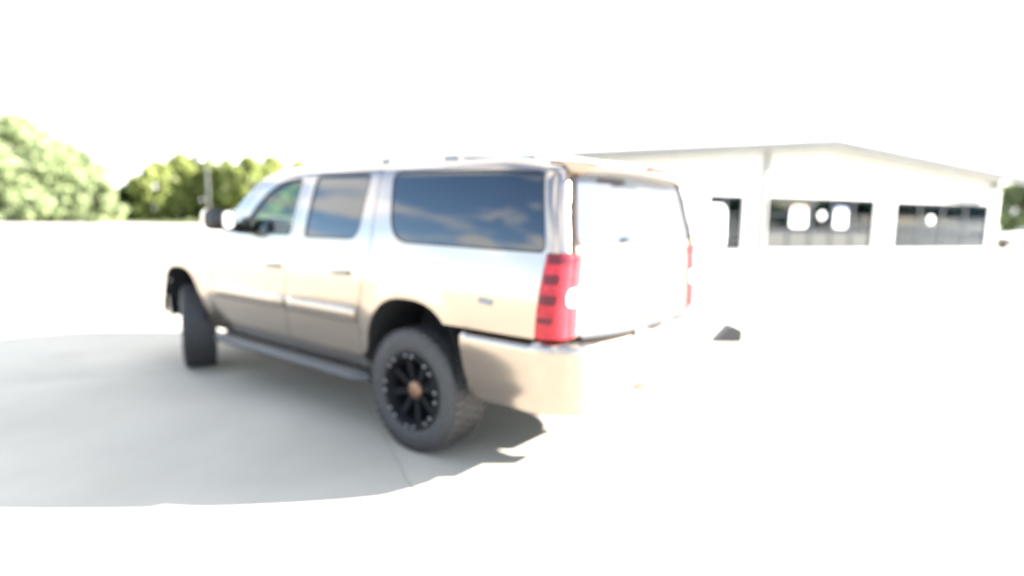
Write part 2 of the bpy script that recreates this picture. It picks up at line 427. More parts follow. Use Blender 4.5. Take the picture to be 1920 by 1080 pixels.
def handle(u, s, parent, mirror):
    bm = bmesh.new()
    sg = -1 if mirror else 1
    p = Vector(SK(u, s)); 
    for k in range(7):
        pass
    pts = [(u - .10, -.004), (u - .085, .028), (u - .03, .042), (u + .04, .042), (u + .085, .028), (u + .10, -.004)]
    P = []
    for uu, d in pts:
        q = Vector(SK(uu, s)); P.append((q.x, (q.y - d) * sg, q.z))
    tube(bm, P, [.010, .017, .02, .02, .017, .010], 8)
    return bm_obj('handle', bm, M['paint'], parent, True)
def moulding(u0, u1, parent, mirror):
    rows = []
    sg = -1 if mirror else 1
    for k in range(24):
        u = lerp(u0, u1, k / 23); e = min(1, min(k, 23 - k) / 1.5)
        r = []
        for w, d in ((.80, -.004), (.806, .012), (.825, .020), (.88, .022), (.905, .014), (.915, -.004)):
            q = SK(u, w); r.append((q[0], (q[1] - d * (0.25 + .75 * e)) * sg, w + (0.0)))
        rows.append(r)
    return grid_obj('side_moulding', rows, M['paint'], parent)
trim_hole_cache = {}
for mir in (False, True):
    b = panel('body_side', body, [grow(QW, .012)], SK, M['paint'], car, mirror=mir)
    panel('quarter_window', QW, [], SK, M['privacy'], car, offset=-.006, depth=.004, mirror=mir)
    panel('window_seal', grow(QW, .0125), [QW], SK, M['seal'], b, offset=-.003, depth=.015, step=.05, mirror=mir)
    panel('pillar_trim', body, [grow(QW, -.01)], SK, M['trim'], car, offset=-.045, depth=.01, step=.09, mirror=mir)
    fd = panel('front_door', FD, [grow(FW, .014)], SK, M['paint'], car, mirror=mir)
    panel('door_window', FW, [], SK, M['front_glass'], fd, offset=-.012, depth=0, mirror=mir)
    panel('window_seal', grow(FW, .0145), [grow(FW, -.004)], SK, M['seal'], fd, offset=-.003, depth=.02, step=.05, mirror=mir)
    panel('door_trim', FD, [grow(FW, -.012)], SK, M['trim'], fd, offset=-.05, depth=.01, step=.09, mirror=mir)
    rd = panel('rear_door', RD, [grow(RW, .014)], SK, M['paint'], car, mirror=mir)
    panel('door_window', RW, [], SK, M['privacy'], rd, offset=-.008, depth=.004, mirror=mir)
    panel('window_seal', grow(RW, .0145), [grow(RW, -.002)], SK, M['seal'], rd, offset=-.003, depth=.02, step=.05, mirror=mir)
    panel('door_trim', RD, [], SK, M['trim'], rd, offset=-.06, depth=.01, step=.09, mirror=mir)
    handle(1.68, 1.145, fd, mir); handle(2.57, 1.155, rd, mir)
    moulding(.72, 1.835, fd, mir); moulding(1.88, 2.75, rd, mir)
    panel('front_fender', fender, [], SK, M['paint'], car, mirror=mir)
    panel('rocker_panel', rocker, [], SK, M['paint'], car, mirror=mir)
    # sail piece at the foot of the front window
    panel('mirror_mount', rpoly([(.93, 1.40), (1.115, 1.392), (1.20, 1.50), (1.16, 1.535)], .02), [], SK, M['black_plastic'], fd, offset=.008, depth=.03, mirror=mir)
    # wheel housings
    sg = 1 if mir else -1
    for uc, nm in ((0.0, 'wheel_liner'), (3.30, 'wheel_liner')):
        A = arch(uc, hw=.452, top=1.03, wmin_f=.42, wmin_r=.42)
        rows = [[(p.x, sg * v, p.y) for p in A] for v in (.985, .92, .70, .50)]
        # end wall folded on as a last row at the arch centre
        rows.append([(lerp(p.x, uc, .98), sg * .495, lerp(p.y, .45, .98)) for p in A])
        grid_obj(nm, rows, M['liner'], car, smooth=False)

# ---- roof, hood, windscreen
panel('roof', [Vector((1.45, 1.921)), Vector((4.22, 1.921)), Vector((4.26, 2.1)), Vector((4.275, CT[-1])), Vector((1.36, CT[-1])), Vector((1.38, 2.3)), Vector((1.42, 2.05))], [], SK, M['paint'], car, both=True, depth=.02, step=.10)
panel('headliner', [Vector((1.45, 1.93)), Vector((4.22, 1.93)), Vector((4.25, CT[-1])), Vector((1.40, CT[-1]))], [], SK, M['trim'], car, both=True, offset=-.05, depth=0, step=.2)
panel('hood', [Vector((-.80, NT[-1])), Vector((-.76, 1.8)), Vector((-.63, 1.27)), Vector((.60, 1.27)), Vector((.66, 1.35)), Vector((.60, 1.7)), Vector((.58, NT[-1]))], [], SK, M['paint'], car, both=True, step=.10)
rows = []
for k in range(9):
    t = k / 8; r = []
    for j in range(17):
        y = -1 + j / 8
        r.append((lerp(.74, 1.455, t) - .15 * (1 - y * y) * (1 - .6 * t), y * lerp(.915, .765, t), lerp(1.372, 1.905, t) + .045 * (1 - y * y) * t))
    rows.append(r)
grid_obj('windscreen', rows, M['front_glass'], car)
grid_obj('cowl', [[(.60 - .02 * (1 - y * y), y * .93, 1.325 + .03 * (1 - y * y)) for y in [-1 + k / 6 for k in range(13)]],
                  [(.76 - .16 * (1 - y * y), y * .92, 1.362 + .02 * (1 - y * y)) for y in [-1 + k / 6 for k in range(13)]]], M['black_plastic'], car, thick=.03)
# ---- nose
def plan(v, off=0.0):
    a = abs(v); return (-1.0 + off) + 0.09 * (a / .7) ** 2 + (0.42 * max(0, (a - .70) / .25) ** 2.2)
def nose_strip(name, v0, v1, prof, m, parent, n=18):
    rows = []
    for k in range(n + 1):
        v = lerp(v0, v1, k / n); rows.append([(plan(v) + d, v, w) for w, d in prof])
    return grid_obj(name, rows, m, parent, thick=.02)
nose_strip('front_bumper', -.95, .95, [(.42, .12), (.48, .04), (.60, .0), (.74, -.02), (.80, .01), (.805, .08)], M['paint'], car, 30)
g = nose_strip('grille', -.58, .58, [(.83, .04), (.95, .02), (1.10, .05), (1.205, .12)], M['dark_trim'], car)
nose_strip('grille_bar', -.57, .57, [(.99, .005), (1.0, -.005), (1.05, .002), (1.06, .02)], M['chrome'], g)
for s in (-1, 1):
    nose_strip('headlight', s * .60, s * .955, [(.84, .04), (.95, .02), (1.10, .05), (1.20, .13)], M['clear_lens'], car)

# ---- tail
TR = lambda w: U0(w) + RC
def TG(v, w): return (TR(w) + 0.012 * (1 - (v / .8) ** 2), -v, w)
def tg_edge(w): return cab(w)[0] - .012 * ((U0(w) - 3.9) / .4) ** 2 - RC - .006
tg = [Vector((tg_edge(w), w)) for w in (.92, 1.1, 1.25, 1.36, 1.45, 1.55, 1.65, 1.75, 1.86)]
tg = tg + [Vector((-p.x, p.y)) for p in tg[::-1]]
rgl = rpoly([(tg_edge(1.42) - .028, 1.43), (tg_edge(1.83) - .026, 1.835), (-tg_edge(1.83) + .026, 1.835), (-tg_edge(1.42) + .028, 1.43)], .06)
tgo = panel('tailgate', tg, [grow(rgl, .012)], TG, M['paint'], car, step=.10)
panel('rear_window', grow(rgl, .009), [], TG, M['rear_glass'], tgo, offset=-.003, depth=.004, step=.12)
bm = bmesh.new(); tube(bm, [(TR(1.44) + .01, -.30, 1.44), (TR(1.45) + .045, -.28, 1.45), (TR(1.47) + .03, .0, 1.47), (TR(1.5) + .02, .30, 1.50)], .009, 8); bm_obj('wiper', bm, M['black_plastic'], tgo, True)
box_obj('licence_plate', (TR(1) + .014, TR(1) + .022, -.155, .155, 1.03, 1.18), M['plate'], tgo, bevel=.003)
box_obj('tailgate_trim', (TR(1.2) + .008, TR(1.2) + .035, -.30, .30, 1.215, 1.26), M['chrome'], tgo, bevel=.008)
# spoiler over the rear window
rows = []
for k in range(25):
    v = lerp(-.735, .735, k / 24); e = 1 - (abs(v) / .735) ** 2; e4 = 1 - (abs(v) / .735) ** 6
    lift = .030 * e
    r = [(4.06, v, 1.912 + .03 * e), (4.24, v, 1.900 + lift), (4.38, v, 1.886 + lift), (4.49 + .06 * e4, v, 1.866 + lift), (4.495 + .06 * e4, v, 1.858 + lift), (4.38, v, 1.802 + lift * .8), (4.28, v, 1.795 + lift * .6), (4.06, v, 1.83 + lift * .4), (4.06, v, 1.912 + .03 * e)]
    rows.append(r)
for e_ in (0, -1): rows.insert(0, [rows[0][0]] * 9) if e_ == 0 else rows.append([rows[-1][0]] * 9)
sp = grid_obj('spoiler', rows, M['paint'], car)
box_obj('brake_light', (4.51, 4.562, -.16, .16, 1.868, 1.884), M['red_lens'], sp, bevel=.004)
# tail lamps
TL = [(4.350, 1.372), (4.345, 1.16), (4.31, 1.12), (4.305, .915), (4.60, .92), (4.70, 1.0), (4.68, 1.372)]
TLp = rpoly([(4.350, 1.374), (4.328, 1.15), (4.308, .918), (4.585, .922), (4.58, 1.374)], [.02, .02, .03, .03, .05])
REV = rpoly([(4.47, 1.09), (4.579, 1.09), (4.579, 1.195), (4.47, 1.195)], [.05, .004, .004, .05])
for mir in (False, True):
    tl = panel('tail_lamp', TLp, [REV], SK, M['red_lens'], car, offset=.014, depth=.05, step=.04, mirror=mir)
    panel('reversing_lens', grow(REV, -.003), [], SK, M['clear_lens'], tl, offset=.018, depth=.02, step=.04, mirror=mir)
    for (a, b_, c, d) in ((4.36, 4.475, 1.325, 1.368), (4.35, 4.425, 1.215, 1.265), (4.335, 4.42, 1.105, 1.155), (4.325, 4.405, 1.005, 1.035)):
        panel('reflector', rpoly([(a, c), (b_, c), (b_ + .006, d), (a, d)], .012), [], SK, M['dark_red'], tl, offset=.0165, depth=.01, step=.03, mirror=mir)
    panel('rear_bumper_side', [Vector((3.765, .455)), Vector((3.752, .70)), Vector((3.742, .900)), Vector((4.30, .902)), Vector((4.30, .455))] , [], BMP, M['paint'], car, depth=.03, mirror=mir) if False else None
qend = 4.285 + .26 * math.pi / 2 + .73
def bq(w):
    lo, hi = 4.0, 6.0                       # where the bumper skin reaches the centre line at this height
    for _ in range(40):
        m_ = (lo + hi) / 2
        if -BMP(m_, w)[1] > 0.002: lo = m_
        else: hi = m_
    return lo
bump = [Vector((3.80, .42)), Vector((3.772, .62)), Vector((3.752, .80)), Vector((3.742, .902)), Vector((4.60, .904)), *[Vector((bq(w), w)) for w in (.904, .895, .86, .77, .64, .535, .475)], Vector((4.90, .452)), Vector((4.70, .430)), Vector((4.55, .417)), Vector((4.40, .409)), Vector((4.0, .408))]
bm_l = panel('rear_bumper', bump, [], BMP, M['paint'], car, depth=.05, both=True)
rows = []
for k in range(21):
    v = lerp(-.80, .80, k / 20); rows.append([(4.43, v, .918), (4.47, v, .928), (4.575 - .09 * (abs(v) / .8) ** 4, v, .926), (4.595 - .10 * (abs(v) / .8) ** 4, v, .914)])
grid_obj('bumper_step', rows, M['step_plastic'], bm_l)
for k in range(2):
    pass
# badge on the quarter
panel('badge', rpoly([(3.90, 1.075), (4.00, 1.065), (4.01, 1.10), (3.91, 1.11)], .008), [], SK, M['rack_foot'], car, offset=.006, depth=.006, step=.02)
# hitch receiver, plus side bars added to close a lit gap in the shadow
bm = bmesh.new(); box(bm, 4.30, 4.62, -.05, .05, .40, .50); box(bm, 4.59, 4.64, -.085, .085, .385, .475)
box(bm, 4.36, 4.43, -.52, -.052, .355, .425); box(bm, 4.36, 4.43, .052, .52, .355, .425)
bm_obj('hitch_and_shade_bars', bm, M['rail'], car, bevel=.006)
# ---- underneath
bm = bmesh.new(); box(bm, -.75, 4.2, -.48, .48, .40, .62); box(bm, .60, 2.80, -.86, .86, .40, .60); box(bm, 3.80, 4.40, -.70, .70, .43, .68); box(bm, -.80, -.45, -.85, .85, .46, .62)
bm_obj('chassis', bm, M['liner'], car)
bm = bmesh.new(); tube(bm, [(3.30, -.75, .42), (3.30, .75, .42)], .05, 12); tube(bm, [(3.30, -.14, .42), (3.30, .14, .42)], .14, 14)
bm_obj('rear_axle', bm, M['liner'], car, True)
# ---- step bars
for s in (-1, 1):
    rows = []
    sec = [(.86, .40), (.86, .435), (.90, .45), (1.00, .45), (1.03, .435), (1.035, .41), (1.02, .385), (.95, .375), (.88, .38), (.86, .40)]
    for k in range(30):
        u = lerp(.66, 2.86, k / 29); e = sstep(0, .10, min(u - .66, 2.86 - u) + .012)
        rows.append([(u, s * lerp(.93, v, .35 + .65 * e), lerp(.41, w, .5 + .5 * e)) for v, w in sec])
    o = grid_obj('step_bar', rows, M['step_plastic'], car)
    for u in (.95, 1.8, 2.6): box_obj('step_bracket', (u - .03, u + .03, min(s * .70, s * .90), max(s * .70, s * .90), .41, .47), M['liner'], o)
# ---- roof rack
for s in (-1, 1):
    bm = bmesh.new(); tube(bm, [(1.95, s * .70, 1.93), (2.03, s * .70, 1.958), (2.2, s * .70, 1.972), (3.1, s * .70, 1.978), (3.95, s * .70, 1.942), (4.08, s * .70, 1.925), (4.16, s * .70, 1.885)], .019, 10)
    rl = bm_obj('roof_rail', bm, M['rail'], car, True)
    for u, l, tz in ((2.06, .06, 1.952), (2.76, .055, 1.966), (3.40, .065, 1.964), (4.0, .09, 1.936)):
        box_obj('rail_foot', (u - l, u + l, s * .70 - .024, s * .70 + .024, 1.87, tz), M['rack_foot'], rl, bevel=.014)
for u in (2.45, 3.75):
    bm = bmesh.new(); tube(bm, [(u, -.70, 1.97), (u, -.5, 2.0), (u, .5, 2.0), (u, .70, 1.97)], .016, 10)
    bm_obj('roof_crossbar', bm, M['rail'], car, True)
# ---- mirrors
for s in (-1, 1):
    bm = bmesh.new()
    # shell: rounded box lofted front to back
    rings = []
    for uu, k in ((.83, .55), (.86, .80), (.92, .95), (1.00, 1.0), (1.055, .99)):
        r = []
        for j in range(20):
            t = 2 * math.pi * j / 20; cx, cz = math.cos(t), math.sin(t)
            x = .09 * k * math.copysign(abs(cx) ** .6, cx); z = .09 * k * math.copysign(abs(cz) ** .6, cz)
            r.append(bm.verts.new((uu + .10 - .05 * (x / .145), s * (1.12 + x), 1.50 + z)))
        rings.append(r)
    for A, B in zip(rings, rings[1:]):
        for j in range(20): bm.faces.new((A[j], A[(j + 1) % 20], B[(j + 1) % 20], B[j]))
    bm.faces.new(rings[0]); bm.faces.new(rings[-1])
    mo = bm_obj('wing_mirror', bm, M['black_plastic'], car, True)
    bm = bmesh.new(); r = []
    for j in range(24):
        t = 2 * math.pi * j / 24; cx, cz = math.cos(t), math.sin(t)
        x = .04 * math.copysign(abs(cx) ** .7, cx) - .038; z = .07 * math.copysign(abs(cz) ** .7, cz)
        r.append(bm.verts.new((1.158 - .05 * (x / .145), s * (1.12 + x), 1.50 + z)))
    bm.faces.new(r); ext = bmesh.ops.extrude_face_region(bm, geom=bm.faces[:])
    bmesh.ops.translate(bm, verts=[g for g in ext['geom'] if isinstance(g, bmesh.types.BMVert)], vec=(.004, 0, 0))
    bm_obj('mirror_glass', bm, M['mirror'], mo)
    bm = bmesh.new(); tube(bm, [(1.08, s * .955, 1.43), (1.07, s * 1.02, 1.44), (1.05, s * 1.08, 1.46)], [.05, .045, .04], 10)
    bm_obj('mirror_arm', bm, M['black_plastic'], mo, True)
    bm = bmesh.new(); rings = []
    for uu, k in ((.815, .50), (.845, .80), (.905, .965), (.96, 1.01)):
        r = []
        for j in range(20):
            t = 2 * math.pi * j / 20; cx, cz = math.cos(t), math.sin(t)
            x = .095 * k * math.copysign(abs(cx) ** .6, cx); z = .094 * k * math.copysign(abs(cz) ** .6, cz)
            r.append(bm.verts.new((uu + .10 - .05 * (x / .145), s * (1.122 + x), 1.502 + z)))
        rings.append(r)
    for A, B in zip(rings, rings[1:]):
        for j in range(20): bm.faces.new((A[j], A[(j + 1) % 20], B[(j + 1) % 20], B[j]))
    bm.faces.new(rings[0]); bm_obj('mirror_cap', bm, M['paint'], mo, True)
# ---- cabin
box_obj('floor', (.62, 4.4, -.84, .84, .60, .63), M['dark_trim'], car)
box_obj('firewall', (.58, .64, -.88, .88, .55, 1.30), M['dark_trim'], car)
grid_obj('dashboard', [[(x, y, z) for y in (-.88, -.4, 0, .4, .88)] for x, z in ((.66, 1.30), (.86, 1.335), (1.05, 1.30), (1.12, 1.20), (1.06, .95), (.90, .80))], M['dark_trim'], car, thick=.02)
bm = bmesh.new()
c = Vector((1.33, -.40, 1.13)); ax = Vector((-.9, 0, .42)).normalized(); e1 = Vector((0, 1, 0)); e2 = ax.cross(e1)
tube(bm, [c + .185 * (math.cos(t) * e1 + math.sin(t) * e2) for t in [2 * math.pi * k / 28 for k in range(29)]], .016, 8, False)
tube(bm, [c + .18 * e1, c, c - .18 * e1], .018, 6); tube(bm, [c, c - Vector((-.3, 0, .13)) * -1], .03, 8)
bm_obj('steering_wheel', bm, M['dark_trim'], car, True)
def seat(u, y, w=.50, head=True):
    bm = bmesh.new(); box(bm, u - .50, u + .02, y - w / 2, y + w / 2, .78, .98)
    st = bm_obj('seat', bm, M['cloth'], car, bevel=.05)
    bm = bmesh.new(); v = box(bm, u - .06, u + .10, y - w / 2, y + w / 2, .95, 1.50)
    for q in v:
        if q.co.z > 1.2: q.co.x += .14
    bm_obj('seat_back', bm, M['cloth'], st, bevel=.045)
    if head:
        bm = bmesh.new(); box(bm, u + .08, u + .18, y - .13, y + .13, 1.53, 1.70); bm_obj('headrest', bm, M['cloth'], st, bevel=.035)
seat(1.98, -.40); seat(1.98, .40); seat(2.88, -.35, .66); seat(2.88, .35, .66)

# ---- wheels
RT = .42; TWD = .30
def tyre_mesh():
    bm = bmesh.new(); h = TWD / 2
    prof = [(.238, -h + .045), (.25, -h + .015), (.285, -h + .002), (.33, -h - .004), (.37, -h + .002), (.395, -h + .014), (.409, -h + .03), (.412, -h + .06),
            (.413, 0), (.412, h - .06), (.409, h - .03), (.395, h - .014), (.37, h - .002), (.33, h + .004), (.285, h - .002), (.25, h - .015), (.238, h - .045)]
    lathe(bm, prof, 72)
    for k in range(44):
        a = 2 * math.pi * k / 44
        for (y0, y1, da, wd) in ((-h + .012, -h + .075, 0, .042), (-h + .09, -.008, .5, .036), (.008, h - .09, 0, .036), (h - .075, h - .012, .5, .042)):
            aa = a + da * 2 * math.pi / 44; c_, s_ = math.cos(aa), math.sin(aa)
            vs = box(bm, .400, .4195, y0, y1, -wd / 2, wd / 2)
            for v in vs:
                x, z = v.co.x, v.co.z
                if abs(v.co.y) > h - .02 and x > .41: x -= .006
                v.co.x = x * c_ - z * s_; v.co.z = x * s_ + z * c_
    bmesh.ops.recalc_face_normals(bm, faces=bm.faces[:])
    me = bpy.data.meshes.new('tyre'); bm.to_mesh(me); bm.free(); me.materials.append(M['rubber'])
    for f in me.polygons: f.use_smooth = f.area > .0 and len(f.vertices) == 4 and abs(f.normal.length) > 0 and f.index < 16 * 72
    return me
def rim_mesh():
    bm = bmesh.new(); h = TWD / 2
    # outer face at -y
    lathe(bm, [(.262, -h + .02), (.262, -h + .004), (.250, -h - .004), (.226, -h + .0), (.215, -h + .02), (.205, -h + .05), (.200, -.02), (.195, h - .04), (.24, h - .02)], 64)
    lathe(bm, [(.205, -.03), (.10, -.055), (.06, -.07), (.0001, -.07)], 48)
    for k in range(8):
        a = 2 * math.pi * (k + .5) / 8; c_, s_ = math.cos(a), math.sin(a)
        vs = box(bm, .06, .215, -h + .03, -.03, -.018, .018)
        for v in vs:
            x, z = v.co.x, v.co.z
            if x < .1: v.co.y -= -.015
            z *= 1.5 if x > .1 else .9
            v.co.x = x * c_ - z * s_; v.co.z = x * s_ + z * c_
    bmesh.ops.recalc_face_normals(bm, faces=bm.faces[:])
    me = bpy.data.meshes.new('wheel'); bm.to_mesh(me); bm.free(); me.materials.append(M['rim'])
    return me
def small_mesh(name, prof, seg, m):
    bm = bmesh.new(); lathe(bm, prof, seg); bmesh.ops.recalc_face_normals(bm, faces=bm.faces[:])
    me = bpy.data.meshes.new(name); bm.to_mesh(me); bm.free(); me.materials.append(m)
    for f in me.polygons: f.use_smooth = True
    return me
ME_T, ME_R = tyre_mesh(), rim_mesh()
h = TWD / 2
ME_B = small_mesh('bolt', [(.0125, .012), (.0125, -.004), (.009, -.009), (.0001, -.010)], 10, M['bolt'])
ME_H = small_mesh('hub_cap', [(.062, .02), (.062, -.02), (.05, -.032), (.03, -.036), (.0001, -.038)], 28, M['cap'])
ME_N = small_mesh('lug_nut', [(.011, .01), (.011, -.02), (.006, -.028), (.0001, -.029)], 8, M['rim'])
for (u, s, steer) in ((3.30, -1, 0), (0, -1, 24), (3.30, 1, 0), (0, 1, 22)):
    wo = bpy.data.objects.new('wheel', ME_R); COL.objects.link(wo); wo.parent = car
    wo.location = (u, s * (.985 - h), RT - .003)
    wo.rotation_euler = (0, math.radians(9), (0 if s < 0 else math.pi) - math.radians(steer))
    t = bpy.data.objects.new('tyre', ME_T); COL.objects.link(t); t.parent = wo
    for k in range(8):
        for d in (-7.5, 7.5):
            a = math.radians(k * 45 + d + 10)
            b = bpy.data.objects.new('bolt', ME_B); COL.objects.link(b); b.parent = wo
            b.location = (.240 * math.cos(a), -h - .004, .240 * math.sin(a))
        a = math.radians(k * 45 + 22)
        n = bpy.data.objects.new('lug_nut', ME_N); COL.objects.link(n); n.parent = wo; n.location = (.082 * math.cos(a), -.068, .082 * math.sin(a))
    c = bpy.data.objects.new('hub_cap', ME_H); COL.objects.link(c); c.parent = wo; c.location = (0, -.085, 0)

# ------------------------------------------------------------------ workshop building
BL = Vector((1.9, 23.9, 0)); BD = Vector((26.5, 9.56, 0)); BW = BD.length; bd = BD.normalized(); BL += 0.79 * Vector((-bd.y, bd.x, 0))
brz = math.atan2(bd.y, bd.x)
bld = empty('workshop', BL, brz)
tag(bld, 'long low white metal workshop with a shallow gable roof and glazed bay doors', 'building')
EAVE, RIDGE, OV, DEPTH = 4.05, 5.36, 0.75, 26.0
half = BW / 2
x_in0, x_in1 = 1.1, BW - 1.1                          # x_in1 is set from the wall corner below
def roof_z(x): return lerp(EAVE, RIDGE, 1 - abs(x - half) / half)
def at_x(px):
    """distance along the front wall whose direction from the camera has this horizontal slope"""
    k = px
    return (BL.x - k * BL.y) / (k * bd.y - bd.x)
# openings: (left, right, bottom, top)
def bx_(pix): return at_x((pix - 960) / 1120.0 * 1.0)
x_in1 = bx_(1860)
OPEN = [(bx_(1322), bx_(1387), .10, 2.64), (bx_(1431), bx_(1632), .16, 2.66), (bx_(1669), bx_(1844), .16, 2.60)]
wo_ = [Vector((x_in0, 0)), Vector((x_in1, 0)), Vector((x_in1, roof_z(x_in1) - .16)), Vector((half, RIDGE - .16)), Vector((x_in0, roof_z(x_in0) - .16))]
holes = [[Vector((a, c)), Vector((b, c)), Vector((b, d)), Vector((a, d))] for a, b, c, d in OPEN]
panel('front_wall', wo_, holes, lambda x, z: (x, 0.0, z), M['wall'], bld, depth=.18, step=1.2)
# ribs of the metal cladding
bm = bmesh.new(); x = x_in0 + .15
while x < x_in1:
    z0 = 0
    blk = [o for o in OPEN if o[0] - .05 < x < o[1] + .05]
    z0 = blk[0][3] + .12 if blk else 0.02
    box(bm, x - .025, x + .025, -.022, -.002, z0, roof_z(x) - .20); x += .40
tag(bm_obj('cladding_rib', bm, M['wall'], bld), kind='stuff')
for xx in (x_in0, x_in1):
    box_obj('side_wall', (xx - .09, xx + .09, .19, DEPTH, 0, roof_z(xx) - .16), M['wall'], bld)
panel('back_wall', wo_, [], lambda x, z: (x, DEPTH, z), M['wall'], bld, depth=.1, step=3)
for s in (0, 1):
    a, b = (-.1, half) if s == 0 else (half, BW + .1)
    bm = bmesh.new()
    v = [bm.verts.new((x, y, roof_z(min(max(x, 0), BW)) - (0.01 if x in (a, b) and x != half else 0) + dz)) for x in (a, b) for y in (-OV, DEPTH + OV) for dz in (-.14, 0)]
    for q in ((0, 1, 3, 2), (4, 6, 7, 5), (0, 4, 5, 1), (2, 3, 7, 6), (0, 2, 6, 4), (1, 5, 7, 3)): bm.faces.new([v[i] for i in q])
    bm_obj('roof', bm, M['roof'], bld)
    bm = bmesh.new()
    v = [bm.verts.new((x, y, roof_z(min(max(x, 0), BW)) + dz)) for x in (a, b) for y in (-OV - .035, -OV - .004) for dz in (-.40, .03)]
    for q in ((0, 1, 3, 2), (4, 6, 7, 5), (0, 4, 5, 1), (2, 3, 7, 6), (0, 2, 6, 4), (1, 5, 7, 3)): bm.faces.new([v[i] for i in q])
    bm_obj('fascia', bm, M['fascia'], bld)
# downspout beside the middle bay
xd = bx_(1424)
bm = bmesh.new(); box(bm, xd - .05, xd + .05, -.12, -.024, .05, roof_z(xd) - .30); bm_obj('downspout', bm, M['spout'], bld)
# floor and inner walls of the hall
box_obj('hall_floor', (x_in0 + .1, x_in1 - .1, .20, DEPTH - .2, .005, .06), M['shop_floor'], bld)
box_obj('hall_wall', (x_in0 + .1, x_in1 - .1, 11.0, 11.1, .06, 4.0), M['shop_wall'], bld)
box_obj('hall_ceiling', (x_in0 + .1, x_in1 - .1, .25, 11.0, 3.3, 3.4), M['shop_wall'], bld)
# glazed bay doors
def bay(o, cols, rows_, solid_rows, m_glass):
    a, b, c, d = o
    bm = bmesh.new(); t = .06
    box(bm, a, b, .05, .12, d - .10, d); box(bm, a, b, .05, .12, c, c + .08); box(bm, a, a + .09, .05, .12, c + .08, d - .10); box(bm, b - .09, b, .05, .12, c + .08, d - .10)
    fr = bm_obj('bay_door', bm, M['frame'], bld)
    W_, H_ = (b - a - .18) / cols, (d - c - .18) / rows_
    for i in range(1, cols):
        x = a + .09 + i * W_; box_obj('mullion', (x - t, x + t, .055, .115, c + .08, d - .10), M['frame'], fr)
    for j in range(1, rows_):
        z = c + .08 + j * H_
        for i in range(cols):
            x = a + .09 + i * W_
            box_obj('rail', (x + (t if i else 0), x + W_ - (t if i < cols - 1 else 0), .06, .11, z - t * .6, z + t * .6), M['frame'], fr)
    for j in range(rows_):
        for i in range(cols):
            x = a + .09 + i * W_; z = c + .08 + j * H_; sol = j < solid_rows
            box_obj('infill_panel' if sol else 'pane', (x + (t if i else .001), x + W_ - (t if i < cols - 1 else .001), .078, .09 if not sol else .10, z + (t * .6 if j else 0), z + H_ - (t * .6 if j < rows_ - 1 else 0)), M['door_panel'] if sol else m_glass, fr)
bay(OPEN[0], 2, 3, 0, M['shop_glass'])
bay(OPEN[1], 5, 3, 1, M['shop_glass'])
bay(OPEN[2], 4, 3, 0, M['shop_glass'])
# lamp under the right eave
bm = bmesh.new(); xl = bx_(1843); box(bm, xl - .10, xl + .10, -.30, -.025, 3.55, 3.72); v = bm.verts[:]
bm_obj('wall_lamp', bm, M['frame'], bld, bevel=.02)
# white sheets and discs on the glass
def on_wall(pix, z, y): 
    p = BL + bd * bx_(pix) + Vector((-bd.y, bd.x, 0)) * y; return (p.x, p.y, z)
def sheet_obj(name, pix, z, w, hh, label, cat, top, topm, rnd=.16):
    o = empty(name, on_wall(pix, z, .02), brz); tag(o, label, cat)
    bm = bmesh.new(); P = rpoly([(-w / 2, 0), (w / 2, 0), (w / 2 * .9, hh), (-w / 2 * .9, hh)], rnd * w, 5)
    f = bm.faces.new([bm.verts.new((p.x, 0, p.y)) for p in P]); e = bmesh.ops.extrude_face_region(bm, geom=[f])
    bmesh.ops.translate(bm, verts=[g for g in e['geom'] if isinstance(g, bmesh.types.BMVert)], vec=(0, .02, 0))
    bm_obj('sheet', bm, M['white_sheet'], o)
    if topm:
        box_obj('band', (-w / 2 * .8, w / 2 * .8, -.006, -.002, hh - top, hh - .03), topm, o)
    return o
sheet_obj('pane_sheet', 1492, 1.22, 1.0, 1.0, 'large white sheet with a red top edge on the middle bay glass', 'pane_sheet', .16, M['red_band'])  # plain white sheets, each with a coloured top band
sheet_obj('pane_sheet', 1570, 1.22, .80, .98, 'narrow white sheet with a blue top edge on the middle bay glass', 'pane_sheet', .14, M['blue_band'])
def disc_obj(pix, z, r, label):
    bm = bmesh.new(); lathe(bm, [(.0001, -.02), (r, -.02), (r, .02), (.0001, .02)], 28); o = bm_obj('white_disc', bm, M['white_sheet']); o.location = on_wall(pix, z, .02); o.rotation_euler = (0, 0, brz); tag(o, label, 'disc')
disc_obj(1534, 1.80, .19, 'round white disc between the two sheets in the middle bay')
sheet_obj('fill_sheet', 1338, .15, 1.15, 2.05, 'added white sheet over the blown-out part of the left hand bay door', 'fill_sheet', 0, None, .35)  # added white cover filling the blown-out area of the bay
disc_obj(1737, 1.70, .21, 'white disc painted as a glint on the right hand bay glass')  # white disc stands in for a glint reflected in the glass

